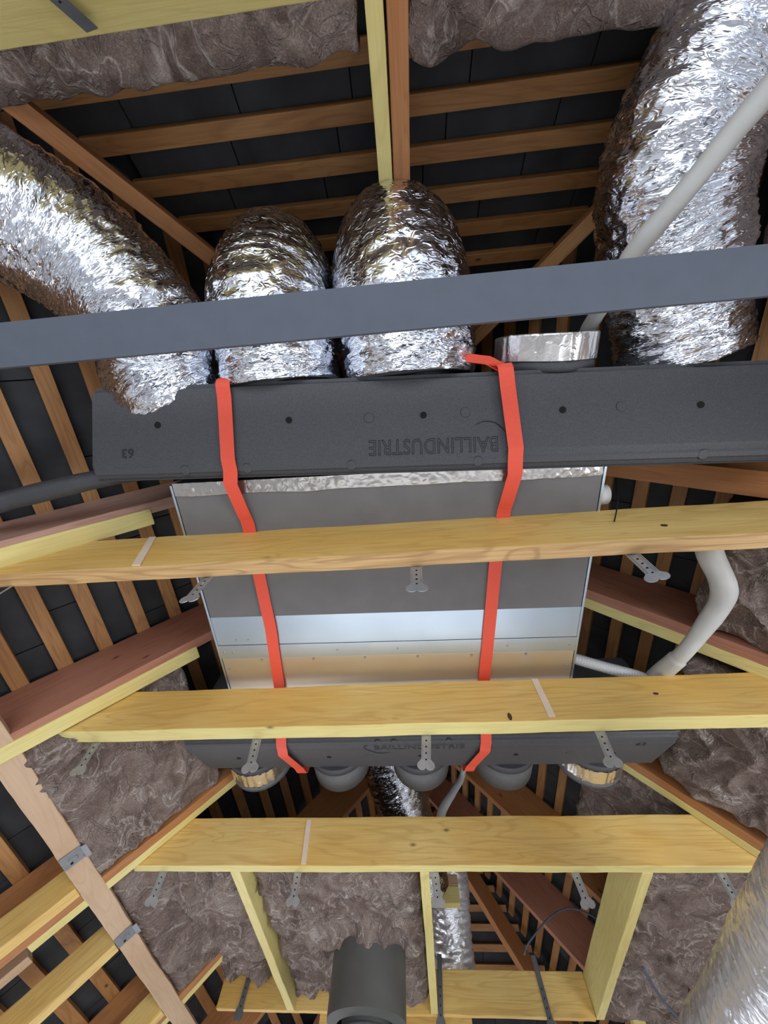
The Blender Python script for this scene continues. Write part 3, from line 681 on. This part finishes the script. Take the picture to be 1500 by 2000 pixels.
# ================================================================ HANGERS
def hanger_mesh():
    parts = {}
    bm = bmesh.new(); hw = .0115; t_ = .0008
    bm_box(bm, (-hw, 0, -.062), (hw, t_, .045))
    parts['strip'] = bm
    bm = bmesh.new()
    bm_box(bm, (-.0009, -.0016, -.058), (.0009, 0, .045))
    parts['rib'] = bm
    bm = bmesh.new(); prof = []
    for i in range(13): a = R(60-i*25); prof.append((.0095+.0115*math.cos(a), -.070+.0105*math.sin(a)))
    left = [(-x, z) for x, z in prof[::-1]]
    pts = [(hw, -.056)]+prof[:9]+[(0, -.073)]+left[4:]+[(-hw, -.056)]
    a = [bm.verts.new((x, -.0004, z)) for x, z in pts]; b = [bm.verts.new((x, .0012, z)) for x, z in pts]
    bm.faces.new(a); bm.faces.new(b[::-1]); n = len(pts)
    for i in range(n): bm.faces.new((a[(i+1) % n], a[i], b[i], b[(i+1) % n]))
    parts['fork'] = bm
    bm = bmesh.new()
    bm_cyl(bm, (0, -.0006, 0), (0, .0014, 0), .0022, seg=10)
    parts['hole'] = bm
    return parts
def make_hanger(m):
    t = empty('ceiling_hanger'); tag(t, 'x', 'hanger', 'steel hangers screwed under the beams')
    ps = hanger_mesh()
    for k in ('strip', 'rib', 'fork'):
        o = obj(k, ps[k], m); o.parent = t
    ho = obj('hole', ps['hole'], M['hole']); ho.parent = t
    for i, z in enumerate((-.012, -.027, -.042, -.057)):
        if i: ho = ho.copy(); COL.objects.link(ho)
        ho.location = (0, 0, z)
    rb = [c for c in t.children if c.name.startswith('rib')][0]
    for i, x in enumerate((-.0102, -.0066, .0066, .0102)):
        if i: rb = rb.copy(); COL.objects.link(rb)
        rb.location = (x, 0, 0)
    return t
hg = make_hanger(M['hanger']); hgd = make_hanger(M['hanger_dark'])
def copy_tree(o):
    c = o.copy(); COL.objects.link(c)
    for ch in list(o.children):
        d = ch.copy(); COL.objects.link(d); d.parent = c
    return c
row1, row2, row3 = .447, 1.029, 1.756
HS = [(-1.052, row1, -24, 'leftmost hanger under the nearest collar beam, at the left edge'),
      (-.512, row1, -8, 'hanger under the nearest collar beam beside the left edge of the grey casing'),
      (.014, row1, 0, 'hanger under the nearest collar beam in front of the grey casing'),
      (.523, row1, -14, 'hanger under the nearest collar beam right of the grey casing'),
      (-1.036, row2, -8, 'hanger under the middle collar beam in front of the left wool'),
      (-.508, row2, -3, 'hanger under the middle collar beam left of the left red strap'),
      (.016, row2, 0, 'hanger under the middle collar beam between the two red straps'),
      (.522, row2, -4, 'hanger under the middle collar beam right of the right red strap'),
      (-1.041, row3, 2, 'leftmost hanger under the farthest collar beam, against the wool'),
      (-.502, row3, 2, 'hanger under the farthest collar beam above the black flue'),
      (.020, row3, 2, 'hanger under the farthest collar beam beside the wood blocks'),
      (.530, row3, -4, 'hanger under the farthest collar beam over the dark square opening'),
      (1.035, row3, -20, 'rightmost hanger under the farthest collar beam, near the big foil duct')]
for i, (x, y, rz, lb) in enumerate(HS):
    o = hg if i == 0 else copy_tree(hg)
    o.location = (x, y, 2.52); o.rotation_euler = (R(3+(i*37 % 9)), R((i*53 % 11)-5), R(rz)); o.scale = (1.2, 1.2, 1.15); o['label'] = lb
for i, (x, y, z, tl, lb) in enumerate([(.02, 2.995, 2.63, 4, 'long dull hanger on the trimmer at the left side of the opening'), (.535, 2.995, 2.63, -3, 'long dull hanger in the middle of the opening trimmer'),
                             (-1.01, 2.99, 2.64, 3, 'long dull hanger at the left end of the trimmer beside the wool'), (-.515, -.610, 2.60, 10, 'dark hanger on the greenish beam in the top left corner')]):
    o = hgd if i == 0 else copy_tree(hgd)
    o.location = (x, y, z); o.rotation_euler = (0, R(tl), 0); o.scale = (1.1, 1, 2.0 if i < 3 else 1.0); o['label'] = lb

# ================================================================ MINERAL WOOL
lo = lambda x, y, off=0.: Vector((x, y, 2.52+TL*(x+1.12)))-Nl*off
Nr = Vector((SH, 0, CH)); rp = lambda x, y, off=0.: Vector((x, y, 2.52-TL*(x-1.15)))-Nr*off
SL = Vector((CH, 0, SH)); SR = Vector((-CH, 0, SH)); Y = Vector((0, 1, 0)); X = Vector((1, 0, 0))
# U x V must point into the room
wool('wool_batt', lo(-1.20, 1.635, -.004), SL, -Y, .47, .66, .12, .024, 1, 'large brown wool batt on the left between the red rafter and the thin yellow strip', ragged=.012)
wool('wool_batt', lo(-1.19, 2.62, -.010), SL, -Y, .20, .90, .1, .02, 2, 'brown wool batt beside the tan board below the thin yellow strip', ragged=.012)
wool('wool_batt', (-1.18, 2.60, 2.560), X, -Y, .405, .84, .1, .024, 3, 'brown wool batt with a torn corner between the strip and the narrow joist')
wool('wool_batt', (-.730, 3.0, 2.560), X, -Y, .690, 1.24, .1, .026, 4, 'big brown wool batt around the black flue pipe', ragged=.012, fn=lambda x, y: .065*math.exp(-((x-.445)**2+(y-.615)**2)/.06))
wool('wool_batt', (-1.14, 2.98, 2.60), X, -Y, .26, .34, .06, .03, 12, 'torn dark wool hanging at the bottom left above the trimmer')
wool('wool_batt', (.812, 2.45, 2.560), X, -Y, .44, .69, .1, .016, 5, 'smooth brown wool batt right of the square opening', ragged=.012)
wool('wool_batt', (.82, 3.25, 2.56), X, -Y, .68, .80, .1, .028, 6, 'dark brown wool batt at the bottom right behind the big foil duct', ragged=.012)
wool('wool_batt', rp(1.42, 1.03, -.02), SR, Y, .72, .58, .12, .026, 7, 'brown wool batt on the right between the pale strip and the middle collar beam')
wool('wool_batt', rp(1.50, .45, -.02), SR, Y, .86, .44, .1, .03, 8, 'brown wool batt hanging behind the curved white pipe')
wool('wool_batt', rp(1.06, 1.715, -.04), SR, Y, .45, .62, .1, .024, 9, 'dark wool batt beyond the farthest collar beam under the taped port')
wool('wool_batt', (-.94, -.632, 2.838), X, Vector((0, -math.cos(A2), -math.sin(A2))), .90, .50, .1, .024, 10, 'dark brown wool along the top edge, left of the pair of rafters')
wool('wool_batt', (.075, -.620, 2.850), X, Vector((0, -math.cos(A2), -math.sin(A2))), .90, .50, .1, .024, 11, 'dark brown wool along the top edge, right of the pair of rafters')
wool('wool_batt', rp(1.25, -.62, -.06), SR, Y, .56, .50, .1, .024, 13, 'brown wool at the right edge beside the tall foil duct')
